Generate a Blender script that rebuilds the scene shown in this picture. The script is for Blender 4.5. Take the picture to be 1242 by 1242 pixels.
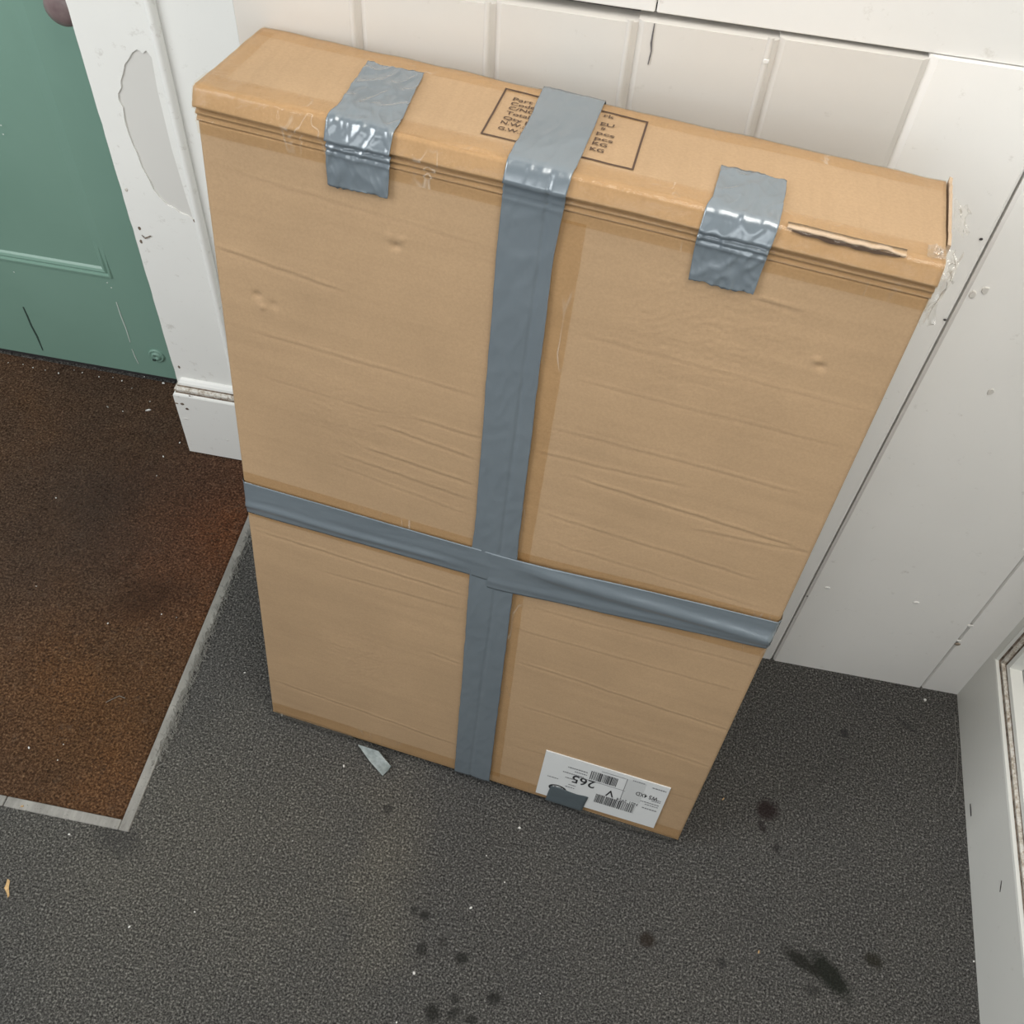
import bpy, bmesh, math, random
from mathutils import Vector, Matrix, noise
random.seed(7)
for o in list(bpy.data.objects): bpy.data.objects.remove(o)
COL = bpy.context.scene.collection
SCN = bpy.context.scene

# ------------------------------------------------------------------ camera
F, PITCH, ROLL, YAW = 1295.04, 0.940081, -0.086667, -0.113327
CAM = Vector((0.0130, -0.86078, 1.44776))
fwd = Vector((math.sin(YAW)*math.cos(PITCH), math.cos(YAW)*math.cos(PITCH), -math.sin(PITCH)))
rt = Vector((math.cos(YAW), -math.sin(YAW), 0)); dn = fwd.cross(rt)
rt, dn = (math.cos(ROLL)*rt + math.sin(ROLL)*dn), (-math.sin(ROLL)*rt + math.cos(ROLL)*dn)
cd = bpy.data.cameras.new('camera'); cam = bpy.data.objects.new('camera', cd); COL.objects.link(cam)
cd.sensor_width = 36; cd.sensor_fit = 'HORIZONTAL'; cd.lens = F*36/1242; cd.clip_start = 0.02
m = Matrix((rt, -dn, -fwd)).transposed().to_4x4(); m.translation = CAM
cam.matrix_world = m; SCN.camera = cam

# ------------------------------------------------------------------ light
w = bpy.data.worlds.new('world'); SCN.world = w; w.use_nodes = True
w.node_tree.nodes['Background'].inputs[0].default_value = (0.93, 0.97, 1.0, 1)
w.node_tree.nodes['Background'].inputs[1].default_value = 0.17
def area(name, loc, target, sx, sy, power, colr):
    l = bpy.data.lights.new(name, 'AREA'); l.shape = 'RECTANGLE'; l.size = sx; l.size_y = sy
    l.energy = power; l.color = colr
    o = bpy.data.objects.new(name, l); COL.objects.link(o); o.location = loc
    o.rotation_euler = (Vector(target)-Vector(loc)).to_track_quat('-Z', 'Y').to_euler()
    return o
area('side_fill_light', (-1.70, -0.95, 1.82), (-0.33, 0.30, 0.73), 1.0, 1.3, 33, (0.97, 0.99, 1.0))  # unseen soft light added on the left to brighten casing and carton
area('high_fill_light', (0.42, -0.62, 2.25), (0.50, 0.10, 0.60), 1.2, 0.9, 28, (1.0, 0.955, 0.89))  # unseen overhead light added for the carton top and right-hand boards
area('doorway_daylight', (-0.40, -2.7, 1.20), (0.0, 0.0, 0.9), 1.7, 0.8, 12, (0.94, 0.98, 1.0))
vs = SCN.view_settings
vs.view_transform = 'Standard'; vs.look = 'None'; vs.exposure = 0.0; vs.gamma = 1; vs.use_curve_mapping = False

# ------------------------------------------------------------------ helpers
def at(u, v, axis, val):
    d = fwd + rt*((u-621)/F) + dn*((v-621)/F)
    return CAM + d*((val-CAM[axis])/d[axis])
def lin(c): return tuple((x/255/12.92 if x/255 <= .04045 else ((x/255+.055)/1.055)**2.4) for x in c)
def obj(name, verts, faces, mat, parent=None, smooth=False):
    me = bpy.data.meshes.new(name); me.from_pydata([tuple(v) for v in verts], [], faces); me.validate(); me.update()
    bm = bmesh.new(); bm.from_mesh(me); bmesh.ops.recalc_face_normals(bm, faces=bm.faces); bm.to_mesh(me); bm.free()
    for mm in (mat if isinstance(mat, (list, tuple)) else [mat]): me.materials.append(mm)
    if smooth:
        for p in me.polygons: p.use_smooth = True
    o = bpy.data.objects.new(name, me); COL.objects.link(o)
    if parent is not None: o.parent = parent
    return o
def tag(o, label=None, cat=None, group=None, kind=None):
    for k, v in (('label', label), ('category', cat), ('group', group), ('kind', kind)):
        if v: o[k] = v
    return o
def box(x0, x1, y0, y1, z0, z1):
    v = [(x, y, z) for z in (z0, z1) for y in (y0, y1) for x in (x0, x1)]
    f = [(0,2,3,1), (4,5,7,6), (0,1,5,4), (2,6,7,3), (0,4,6,2), (1,3,7,5)]
    return v, f
def bevel(o, wd, seg=2):
    bm = bmesh.new(); bm.from_mesh(o.data)
    bmesh.ops.bevel(bm, geom=list(bm.edges), offset=wd, segments=seg, affect='EDGES', profile=.5)
    bm.to_mesh(o.data); bm.free(); return o
def grid(fn, nu, nv, us, vs_):
    V = [fn(u, v) for v in vs_ for u in us]
    Fc = [(j*nu+i, j*nu+i+1, (j+1)*nu+i+1, (j+1)*nu+i) for j in range(nv-1) for i in range(nu-1)]
    return V, Fc
def ls(a, b, n): return [a+(b-a)*i/(n-1) for i in range(n)]
def nz(x, y, z=0.0): return noise.noise(Vector((x, y, z)))

class NT:
    def __init__(s, name):
        s.m = bpy.data.materials.new(name); s.m.use_nodes = True; s.t = s.m.node_tree
        s.b = s.t.nodes['Principled BSDF']; s.out = s.t.nodes['Material Output']
        s.tc = s.t.nodes.new('ShaderNodeTexCoord')
    def n(s, typ, **kw):
        nd = s.t.nodes.new(typ)
        for k, v in kw.items():
            if k in nd.bl_rna.properties: setattr(nd, k, v)
            else: nd.inputs[k].default_value = v
        return nd
    def l(s, a, b): s.t.links.new(a, b)
    def noise(s, scale, detail=4, rough=.55, dist=0, vec=None, sc=None):
        nd = s.n('ShaderNodeTexNoise'); nd.inputs['Scale'].default_value = scale
        nd.inputs['Detail'].default_value = detail; nd.inputs['Roughness'].default_value = rough
        nd.inputs['Distortion'].default_value = dist
        src = vec if vec is not None else s.tc.outputs['Object']
        if sc:
            mp = s.n('ShaderNodeMapping'); mp.inputs['Scale'].default_value = sc; s.l(src, mp.inputs[0]); src = mp.outputs[0]
        s.l(src, nd.inputs['Vector']); return nd.outputs[0]
    def ramp(s, fac, stops):
        nd = s.n('ShaderNodeValToRGB'); e = nd.color_ramp.elements
        while len(e) < len(stops): e.new(.5)
        for el, (p, c) in zip(e, stops):
            el.position = p; el.color = (*(c if len(c) == 3 else c[:3]), 1)
        s.l(fac, nd.inputs[0]); return nd.outputs[0]
    def mix(s, fac, a, b, mode='MIX'):
        nd = s.n('ShaderNodeMix', data_type='RGBA', blend_type=mode)
        for sock, v in ((nd.inputs[0], fac), (nd.inputs[6], a), (nd.inputs[7], b)):
            if hasattr(v, 'is_output'): s.l(v, sock)
            elif isinstance(v, (int, float)): sock.default_value = v
            else: sock.default_value = (*v, 1)
        return nd.outputs[2]
    def math(s, op, a, b=None, clamp=False):
        nd = s.n('ShaderNodeMath', operation=op, use_clamp=clamp)
        for sock, v in ((nd.inputs[0], a), (nd.inputs[1], b)):
            if v is None: continue
            if hasattr(v, 'is_output'): s.l(v, sock)
            else: sock.default_value = v
        return nd.outputs[0]
    def bump(s, h, strength=.2, dist=.002, prev=None):
        nd = s.n('ShaderNodeBump'); nd.inputs['Strength'].default_value = strength; nd.inputs['Distance'].default_value = dist
        s.l(h, nd.inputs['Height'])
        if prev is not None: s.l(prev, nd.inputs['Normal'])
        return nd.outputs[0]
    def fin(s, col=None, rough=.6, nrm=None, spec=None, metal=None):
        if col is not None:
            if hasattr(col, 'is_output'): s.l(col, s.b.inputs['Base Color'])
            else: s.b.inputs['Base Color'].default_value = (*col, 1)
        if hasattr(rough, 'is_output'): s.l(rough, s.b.inputs['Roughness'])
        else: s.b.inputs['Roughness'].default_value = rough
        if nrm is not None: s.l(nrm, s.b.inputs['Normal'])
        if spec is not None: s.b.inputs['Specular IOR Level'].default_value = spec
        if metal is not None: s.b.inputs['Metallic'].default_value = metal
        return s.m

# ------------------------------------------------------------------ materials
def paint(name, c, dirt=(.42, .39, .34), amount=.62, rough=.42, bs=.25):
    t = NT(name)
    big = t.ramp(t.noise(3.5, 5), [(.3, tuple(x*.94 for x in c)), (.7, c)])
    sp = t.ramp(t.noise(55, 6, .7), [(amount, (0,0,0)), (amount+.1, (1,1,1))])
    sp2 = t.math('MULTIPLY', sp, .35)
    col = t.mix(sp2, big, dirt)
    n = t.bump(t.noise(26, 4, .5, 0, None, (1, 1, .25)), bs, .0015)
    n = t.bump(t.noise(220, 2), .08, .0006, n)
    return t.fin(col, rough, n, .4)
M = {}
M['white'] = paint('white_gloss_paint', (.645, .62, .58))
M['white2'] = paint('white_rail_paint', (.74, .73, .705))
M['board'] = paint('cool_white_board_lightened', (.84, .825, .795))  # cool white, base lightened to make up for the carton's shade on these boards
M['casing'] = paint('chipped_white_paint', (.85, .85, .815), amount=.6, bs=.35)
M['bare'] = paint('old_grey_undercoat', (.69, .68, .645), amount=.75, bs=.1)
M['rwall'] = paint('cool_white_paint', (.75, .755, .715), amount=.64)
t = NT('dirty_moulding_paint')
c = t.ramp(t.noise(170, 6, .75), [(.34, (.22, .16, .11)), (.46, (.50, .45, .38)), (.58, (.68, .66, .61))])
M['dirty'] = t.fin(c, .5, t.bump(t.noise(120, 4), .4, .001), .4)
t = NT('dirty_moulding_groove')
c = t.ramp(t.noise(90, 6, .7), [(.38, (.10, .075, .055)), (.6, (.30, .24, .19)), (.75, (.55, .52, .47))])
M['groove'] = t.fin(c, .7, t.bump(t.noise(160, 4), .4, .001), .2)
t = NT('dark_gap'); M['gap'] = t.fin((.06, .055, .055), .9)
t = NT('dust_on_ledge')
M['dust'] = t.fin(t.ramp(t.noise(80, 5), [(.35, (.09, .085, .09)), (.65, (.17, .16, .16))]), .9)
t = NT('green_door_paint')
c = t.ramp(t.noise(4, 5), [(.3, (.178, .300, .240)), (.7, (.200, .330, .268))])
sp = t.ramp(t.noise(90, 6, .7), [(.70, (0,0,0)), (.74, (1,1,1))])
c = t.mix(t.math('MULTIPLY', sp, .4), c, (.42, .5, .46))
M['green'] = t.fin(c, .38, t.bump(t.noise(30, 4, .5, 0, None, (1, 1, .2)), .15, .0012), .45)
t = NT('dark_green_scratch'); M['scr_dark'] = t.fin((.035, .06, .05), .6)
t = NT('pale_scratch'); M['scr_pale'] = t.fin((.55, .62, .57), .6)
t = NT('brown_knob'); M['knob'] = t.fin(t.ramp(t.noise(60, 4), [(.3, (.17, .12, .12)), (.7, (.24, .18, .175))]), .3, None, .5)

# carpet with its stains (stains are spills with a shape of their own)
def blob(t, cx, cy, rx, ry, rot=0, soft=.35, wob=.5, nsc=60):
    mp = t.n('ShaderNodeMapping', vector_type='TEXTURE')
    mp.inputs['Location'].default_value = (cx, cy, 0); mp.inputs['Rotation'].default_value = (0, 0, rot)
    mp.inputs['Scale'].default_value = (rx, ry, 1); t.l(P, mp.inputs[0])
    sx = t.n('ShaderNodeSeparateXYZ'); t.l(mp.outputs[0], sx.inputs[0])
    r2 = t.math('SQRT', t.math('ADD', t.math('MULTIPLY', sx.outputs[0], sx.outputs[0]), t.math('MULTIPLY', sx.outputs[1], sx.outputs[1])))
    nn = t.math('MULTIPLY', t.math('SUBTRACT', t.noise(nsc, 3), .5), wob*2)
    d = t.math('ADD', r2, nn)
    mr = t.n('ShaderNodeMapRange'); mr.inputs[1].default_value = 1+soft; mr.inputs[2].default_value = 1-soft
    t.l(d, mr.inputs[0]); return mr.outputs[0]
def carpet(name, ramp, fleck, am0):
    t = NT(name); globals()['P'] = t.tc.outputs['Object']
    f1 = t.noise(360, 3, .6); f2 = t.noise(800, 2, .6); bigp = t.noise(5, 4, .6)
    c = t.ramp(f1, ramp)
    c = t.mix(t.math('MULTIPLY', t.ramp(f2, [(.48, (0,0,0)), (.66, (1,1,1))]), am0), c, fleck)
    c = t.mix(.55, c, t.ramp(bigp, [(.3, (.80, .80, .82)), (.5, (.93, .92, .91)), (.7, (1.06, 1.04, 1.0))]), 'MULTIPLY')
    # worn paler tracks
    for cx, cy, rx, ry, rot, am in [(-.16, -.42, .035, .13, .1, .30), (-.40, -.45, .20, .16, .2, .28), (.36, -.14, .2, .1, 0, .0)]:
        if am: c = t.mix(t.math('MULTIPLY', blob(t, cx, cy, rx, ry, rot, .7, .6, 14), am), c, t.mix(1., c, (1.75, 1.66, 1.42), 'MULTIPLY'))
    for u, v, r1, r2, rot, am, colr in [
        (930, 983, .013, .013, 0, .85, (.022, .014, .014)), (925, 1003, .004, .009, .5, .7, (.02, .015, .015)), (942, 1029, .004, .005, 0, .7, (.022, .02, .02)),
        (785, 1140, .009, .008, 0, .8, (.026, .019, .014)), (1005, 1182, .028, .012, -.75, .9, (.016, .018, .014)), (972, 1166, .024, .007, -.45, .85, (.018, .018, .015)),
        (985, 1201, .009, .006, 0, .5, (.02, .02, .018)), (1060, 1165, .011, .008, -.5, .8, (.022, .02, .014)), (1024, 889, .006, .006, 0, .6, (.022, .022, .024)),
        (515, 1110, .006, .005, 0, .75, (.02, .02, .018)), (503, 1104, .004, .004, 0, .7, (.02, .02, .018)), (512, 1152, .006, .008, .4, .7, (.02, .02, .018)),
        (537, 1143, .005, .005, 0, .5, (.022, .02, .018)), (560, 1162, .007, .006, 0, .8, (.02, .02, .018)), (600, 1210, .008, .006, .3, .8, (.02, .02, .018)),
        (525, 1228, .008, .009, 0, .8, (.018, .018, .016)), (551, 1212, .005, .005, 0, .7, (.02, .02, .018)), (550, 1229, .009, .005, .6, .7, (.02, .02, .018)),
        (571, 1237, .006, .005, 0, .7, (.02, .02, .018)), (875, 1168, .005, .005, 0, .6, (.02, .02, .02)), (1100, 880, .014, .004, -.6, .4, (.025, .025, .027)),
        (470, 982, .006, .006, 0, .5, (.02, .02, .02)), (142, 1017, .03, .018, -.3, .4, (.03, .03, .032)), (630, 1160, .004, .004, 0, .3, (.02, .02, .02))]:
        q = at(u, v, 2, 0)
        c = t.mix(t.math('MULTIPLY', blob(t, q.x, q.y, r1*1.15, r2*1.15, rot), am), c, colr)
    h = t.math('ADD', f1, t.math('MULTIPLY', f2, .5))
    return t.fin(c, .95, t.bump(h, .75, .0028), .1)
M['carpet'] = carpet('grey_carpet', [(.36, (.013, .013, .013)), (.47, (.046, .045, .044)), (.57, (.092, .090, .086)), (.68, (.24, .235, .22))], (.20, .195, .18), .5)
M['tuft'] = carpet('grey_carpet_tuft', [(.38, (.016, .016, .016)), (.47, (.055, .054, .052)), (.56, (.115, .113, .108)), (.66, (.29, .285, .27))], (.23, .225, .21), .6)
t = NT('brown_coir_mat'); P = t.tc.outputs['Object']
f1 = t.noise(300, 4, .65); f2 = t.noise(60, 5, .7)
c = t.ramp(f1, [(.30, (.020, .012, .008)), (.47, (.064, .037, .024)), (.62, (.135, .085, .056)), (.76, (.28, .20, .14))])
zn = t.noise(4.5, 4, .6)
c = t.mix(.85, c, t.ramp(zn, [(.3, (.72, .78, .85)), (.5, (1, 1, 1)), (.7, (1.25, 1.12, .95))]), 'MULTIPLY')
c = t.mix(t.math('MULTIPLY', blob(t, -.57, .06, .13, .13, 0, .8, .5, 12), .55), c, t.mix(1.0, c, (1.6, .98, .72), 'MULTIPLY'))
c = t.mix(t.math('MULTIPLY', blob(t, -.62, -.30, .17, .16, 0, .8, .5, 12), .6), c, t.mix(1.0, c, (1.45, 1.1, .62), 'MULTIPLY'))
c = t.mix(t.math('MULTIPLY', blob(t, -.78, .05, .12, .15, 0, .8, .5, 12), .55), c, (.042, .032, .027))
c = t.mix(t.math('MULTIPLY', blob(t, -.63, -.10, .05, .03, .6, .7, .5, 20), .6), c, (.03, .018, .013))
c = t.mix(t.math('MULTIPLY', t.ramp(f2, [(.58, (0,0,0)), (.75, (1,1,1))]), .25), c, (.17, .13, .10))
M['mat'] = t.fin(c, .95, t.bump(t.math('ADD', f1, f2), .9, .003), .08)
t = NT('coir_fibre'); M['fibre'] = t.fin(t.ramp(t.noise(25, 3), [(.35, (.055, .032, .022)), (.6, (.115, .074, .05)), (.75, (.22, .16, .115))]), .9, None, .1)
t = NT('dull_aluminium')
c = t.ramp(t.noise(40, 5, .7, 0, None, (1, .3, 1)), [(.3, (.19, .18, .165)), (.6, (.32, .305, .28)), (.8, (.42, .40, .37))])
M['alu'] = t.fin(c, .5, t.bump(t.noise(120, 4), .3, .001), .5, .35)
t = NT('grey_thread'); M['thread'] = t.fin((.24, .235, .215), .9, None, .1)

def cardboard(name, c, k=1.0):
    t = NT(name)
    g = t.ramp(t.noise(8, 5, .6), [(.3, tuple(x*.93 for x in c)), (.7, tuple(x*1.04 for x in c))])
    fb = t.ramp(t.noise(420, 3, .7), [(.35, (.90, .89, .88)), (.65, (1.05, 1.05, 1.05))])
    g = t.mix(.7*k, g, fb, 'MULTIPLY')
    n = t.bump(t.noise(300, 3), .10, .0006)
    return t, g, n
for nm, key, sc in (('kraft_cardboard', 'card', (8, 8, 150)), ('kraft_cardboard_cross_flute', 'cardx', (170, 6, 6))):
    t, g, n = cardboard(nm, (.415, .282, .165))
    fl_ = t.noise(1., 2, .5, 0, None, sc)
    g = t.mix(.5, g, t.ramp(fl_, [(.36, (.955, .95, .945)), (.55, (1.01, 1.01, 1.01))]), 'MULTIPLY')
    n = t.bump(fl_, .05, .0008, n)
    M[key] = t.fin(g, .72, n, .25)
t, g, n = cardboard('worn_cardboard_edge', (.50, .38, .27))
M['cardedge'] = t.fin(g, .85, n, .15)
t = NT('cardboard_dark_slit'); M['slit'] = t.fin((.05, .03, .018), .9)
t = NT('grey_duct_tape')
c = t.ramp(t.noise(9, 4), [(.3, (.158, .190, .215)), (.7, (.178, .212, .238))])
n = t.bump(t.noise(38, 4, .6, .8, None, (1, 1, .5)), .22, .002)
n = t.bump(t.noise(260, 2, .5, 0, None, (.2, .2, 1)), .06, .0005, n)
M['duct'] = t.fin(c, .24, n, .9, .15); t.b.inputs['Coat Weight'].default_value = .6; t.b.inputs['Coat Roughness'].default_value = .18
t = NT('dark_duct_tape')
M['duct_dark'] = t.fin((.085, .105, .115), .45, t.bump(t.noise(60, 4), .2, .001), .4)
def clear(name, tint, bs=.5, gl=.10, rough=.14, scuff=.5, th=.62, haze=.0):
    t = NT(name)
    tr = t.n('ShaderNodeBsdfTransparent'); tr.inputs[0].default_value = (*tint, 1)
    gs = t.n('ShaderNodeBsdfGlossy'); gs.inputs['Roughness'].default_value = rough
    n = t.bump(t.noise(30, 5, .6, 1.5), bs, .004); t.l(n, gs.inputs['Normal'])
    fr = t.n('ShaderNodeLayerWeight'); fr.inputs[0].default_value = .5; t.l(n, fr.inputs['Normal'])
    fac = t.math('ADD', t.math('MULTIPLY', t.math('POWER', fr.outputs['Facing'], 4.), .5), gl, True)
    mx = t.n('ShaderNodeMixShader'); t.l(fac, mx.inputs[0]); t.l(tr.outputs[0], mx.inputs[1]); t.l(gs.outputs[0], mx.inputs[2])
    # whitened creases in the plastic: thin ridges where the noise crosses its middle value
    r1 = t.math('ABSOLUTE', t.math('SUBTRACT', t.noise(1., 2, .5, .2, None, (38, 38, 5)), .5))
    r2 = t.noise(14, 2)
    ln = t.math('MULTIPLY', t.ramp(r1, [(0, (1,1,1)), (.016, (0,0,0))]), t.ramp(r2, [(th-.07, (0,0,0)), (th+.06, (1,1,1))]))
    df = t.n('ShaderNodeBsdfDiffuse'); df.inputs[0].default_value = (.80, .75, .66, 1)
    m2 = t.n('ShaderNodeMixShader'); t.l(t.math('ADD', t.math('MULTIPLY', ln, scuff), haze), m2.inputs[0]); t.l(mx.outputs[0], m2.inputs[1]); t.l(df.outputs[0], m2.inputs[2])
    t.l(m2.outputs[0], t.out.inputs[0]); return t.m
M['clear'] = clear('clear_packing_tape', (.968, .925, .85), .35, .02, .14, .28, .58)
M['film'] = clear('crumpled_clear_film', (.965, .955, .94), 1.0, .16, .10, .6, .55, .08)
t = NT('white_label_paper'); M['paper'] = t.fin((.66, .67, .665), .5, None, .35)
t = NT('grey_label_shade'); M['paper2'] = t.fin((.56, .57, .565), .5, None, .35)
t = NT('black_label_ink'); M['ink'] = t.fin((.02, .02, .022), .6)
t = NT('grey_label_ink'); M['ink2'] = t.fin((.22, .22, .23), .6)
t = NT('brown_black_stencil_ink'); M['stencil'] = t.fin((.075, .042, .026), .7)
t = NT('white_chip'); M['chip'] = t.fin((.74, .73, .70), .6)
t = NT('tan_leaf_scrap'); M['scrap'] = t.fin(t.ramp(t.noise(200, 3), [(.3, (.42, .25, .10)), (.7, (.62, .42, .2))]), .7)

# ------------------------------------------------------------------ the floor with the mat well
MX, MY, YD, XR = -.5256, -.4406, .342, .6218          # mat edges, door plane, right wall
FW = .0145                                            # frame strip width
wx, wy = MX, MY
V = [(-2.2,-2.2,0), (.9,-2.2,0), (.9,.5,0), (wx,.5,0), (wx,wy,0), (-2.2,wy,0),
     (wx,.5,-.012), (wx,wy,-.012), (-2.2,wy,-.012), (-2.2,.5,-.012)]
Fc = [(0,1,4,5), (1,2,3,4), (4,3,6,7), (5,4,7,8), (8,7,6,9)]
fl = obj('floor', V, Fc, M['carpet']); tag(fl, 'grey speckled cut pile carpet with dark spill stains', None, None, 'structure')

# cut pile tufts of the carpet: too many to count
rr = random.Random(21); V = []; Fc = []
while len(V) < 4*80000:
    x = rr.uniform(-.72, XR-.001); y = rr.uniform(-.72, -.001)
    if x < wx and y > wy: continue
    a = rr.uniform(0, 6.283); L = rr.uniform(.0012, .0036); zz = rr.uniform(.0004, .0018); wv = rr.uniform(.0003, .0006)
    dx, dy = math.cos(a), math.sin(a); k = len(V)
    V += [(x-dy*wv, y+dx*wv, 0), (x+dy*wv, y-dx*wv, 0), (x+dx*L+dy*wv*.6, y+dy*L-dx*wv*.6, zz), (x+dx*L-dy*wv*.6, y+dy*L+dx*wv*.6, zz)]
    Fc.append((k, k+1, k+2, k+3))
o = obj('carpet_tufts', V, Fc, M['tuft'], fl); o['kind'] = 'stuff'
# ------------------------------------------------------------------ back wall: boards
XB = [-.3714, -.2549, -.1358, -.0149, .1020, .2235, .3384, .5670, XR+.012]
ZG = .968
wb = obj('wall_back', *box(XB[0], XR+.05, .022, .2175, 0, 2.3), M['white2']); tag(wb, 'white painted boarded wall behind the leaning carton', None, None, 'structure')
def board(x0, x1, z0, z1, cl, cr, yo=0.0, mat='white', rag=0):
    # vertical board with chamfered long edges, front face at y = yo
    prof = [(x0, .022), (x0, yo+cl[1]), (x0+cl[0], yo), (x1-cr[0], yo), (x1, yo+cr[1]), (x1, .022)]
    n = len(prof); zs = ls(z0, z1, 9); V = []
    for k, z in enumerate(zs):
        for (x, y) in prof:
            zz = z + (rag*nz(x*23, 3.1) if k == len(zs)-1 else 0)
            V.append((x, y, zz))
    Fc = [(k*n+i, k*n+(i+1) % n, (k+1)*n+(i+1) % n, (k+1)*n+i) for k in range(len(zs)-1) for i in range(n)]
    Fc += [tuple(range(n)), tuple(range((len(zs)-1)*n, len(zs)*n))]
    return obj('board', V, Fc, [M[mat]], wb)
ch = (.005, .0032); fine = (.0012, .004)
for i in range(5):
    b = board(XB[i], XB[i+1], 0, (.9700, .9718, .9742, .9768, .9790)[i], ch if i else (.001, .001), ch)
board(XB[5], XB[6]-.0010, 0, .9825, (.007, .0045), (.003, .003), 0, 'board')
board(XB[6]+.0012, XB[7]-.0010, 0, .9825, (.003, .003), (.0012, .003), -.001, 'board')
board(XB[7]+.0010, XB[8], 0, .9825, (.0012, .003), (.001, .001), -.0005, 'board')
# rounded beads that stand beside each board joint
for x in XB[1:5]:
    V = []; zs = ls(.0, .9715+(x+.2549)*.022, 14)
    for z in zs:
        for k in range(7):
            a = math.pi*k/6
            V.append((x-.0068-.0028*math.cos(a), .0005-.0022*math.sin(a), z))
    Fc = [(j*7+i, j*7+i+1, (j+1)*7+i+1, (j+1)*7+i) for j in range(13) for i in range(6)]
    obj('bead', V, Fc, M['white'], wb, True)
# filled nail heads and small holes in the boards
def disc(name, p, nrm, r, mat, parent, sq=1.0, n=10, h=.0006, seed=0):
    q = Vector(nrm).to_track_quat('Z', 'Y'); V = []; rr = random.Random(seed)
    rs = [r*(.8+.35*rr.random()) for _ in range(n)]
    for hh, k in ((0, 1), (h, .8)):
        for i in range(n):
            a = 2*math.pi*i/n
            V.append(Vector(p)+q @ Vector((k*rs[i]*math.cos(a), k*rs[i]*sq*math.sin(a), hh)))
    Fc = [tuple(range(n, 2*n))]+[(i, (i+1) % n, n+(i+1) % n, n+i) for i in range(n)]
    return obj(name, V, Fc, M[mat] if isinstance(mat, str) else mat, parent, False)
for i, (u, v, r, mt) in enumerate([(1003, 713, .0042, 'white2'), (1111, 731, .0046, 'white2'), (979, 723, .0014, 'gap'), (1146, 388, .002, 'gap'), (1190, 290, .002, 'gap'), (1177, 759, .0042, 'chip'), (1161, 781, .0045, 'groove'), (1163, 777, .0038, 'chip'), (929, 74, .003, 'white2')]):
    q = at(u, v, 1, -.001); disc('nail_filler' if mt != 'gap' else 'nail_hole', q, (0, -1, 0), r, mt, wb, .75, 9, .0012 if mt != 'gap' else .0004, i)
# wide flat boards above, set back behind a dusty ledge
XJ = at(796, 10, 1, .006).x
for k, (x0, x1) in enumerate(((XB[0]+.0, XJ-.0006), (XJ+.0006, XR+.012))):
    b = obj('rail_board', *box(x0, x1, .004, .022, .9832, 2.3), M['white2'], wb); bevel(b, .0012, 1)
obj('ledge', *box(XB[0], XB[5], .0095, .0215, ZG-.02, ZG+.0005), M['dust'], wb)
obj('recess_shade', *box(XB[0]+.001, XB[5], .0205, .0219, ZG, .9835), M['gap'], wb)  # dark strip painted in for the shade at the back of the recess
# a paint crack below the ledge
def ribbon(name, pts, wd, mat, parent, nrm=(0, -1, 0)):
    V = []; N = Vector(nrm); n = len(pts)
    for i, p in enumerate(pts):
        d = (pts[min(i+1, n-1)]-pts[max(i-1, 0)]).normalized(); s = d.cross(N).normalized()
        k = wd*(.45+.55*math.sin(math.pi*(i+.3)/(n-.4)))*(.8+.4*random.random())
        V += [p+s*k/2, p-s*k/2, p+s*k/2+N*.0005, p-s*k/2+N*.0005]
    Fc = []
    for i in range(n-1):
        a = 4*i; b = a+4
        Fc += [(a+2, a+3, b+3, b+2), (a, a+2, b+2, b), (a+3, a+1, b+1, b+3)]
    return obj(name, V, Fc, M[mat] if isinstance(mat, str) else mat, parent)
ribbon('paint_crack', [at(u, v, 1, -.0002) for u, v in [(794, 28), (792, 40), (790, 52), (790, 62), (786, 78)]], .0016, 'dust', wb)
# soft bulge of old paint flakes on the wide board
for i, (u, v) in enumerate([(1195, 352), (1180, 357), (1202, 475)]):
    q = at(u, v, 1, -.001); disc('paint_flake', q, (0, -1, 0), .0035, 'white', wb, 1.6, 9, .0009, 40+i)

# ------------------------------------------------------------------ right wall with moulded frame
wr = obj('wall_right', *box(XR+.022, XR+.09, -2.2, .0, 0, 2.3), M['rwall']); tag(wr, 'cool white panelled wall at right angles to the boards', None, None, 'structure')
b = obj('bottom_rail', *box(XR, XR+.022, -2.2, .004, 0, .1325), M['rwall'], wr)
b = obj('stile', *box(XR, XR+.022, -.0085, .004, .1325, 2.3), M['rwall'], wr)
prof = [(0, 0), (.0015, .003), (-.001, .007), (.003, .009), (.006, .0115), (.003, .014), (.002, .019), (.006, .021), (.008, .0235), (.005, .026), (.006, .033), (.021, .037)]
# profile: (depth into the wall, distance from the frame edge); swept up the stile and along the rail
def lpath(d): return [(-2.2, .1325+d), (-.0085-d, .1325+d), (-.0085-d, 2.3)]
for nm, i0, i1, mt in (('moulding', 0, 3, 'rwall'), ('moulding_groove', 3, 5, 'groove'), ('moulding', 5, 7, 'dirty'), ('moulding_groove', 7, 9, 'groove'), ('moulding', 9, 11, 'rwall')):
    pr = prof[i0:i1+1]; V = []; n = len(pr)
    for j in range(3):
        for (dx, d) in pr:
            y, z = lpath(d)[j]; V.append((XR+dx, y, z))
    Fc = [(j*n+i, j*n+i+1, (j+1)*n+i+1, (j+1)*n+i) for j in range(2) for i in range(n-1)]
    obj(nm, V, Fc, M[mt], wr)
pts = [at(u, v, 0, XR-.0002) for u, v in [(1177, 975), (1177.5, 982), (1178, 990)]]
ribbon('paint_chip_mark', pts, .004, 'gap', wr, (-1, 0, 0))
pts = [at(u, v, 0, XR-.0002) for u, v in [(1215, 1068), (1214, 1075), (1213, 1082)]]
ribbon('paint_chip_mark', pts, .002, 'gap', wr, (-1, 0, 0))
q = at(1216, 932, 0, XR+.002); disc('paint_chip_mark', q, (-1, 0, 0), .006, 'groove', wr, .6, 9, .001, 3)

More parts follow.
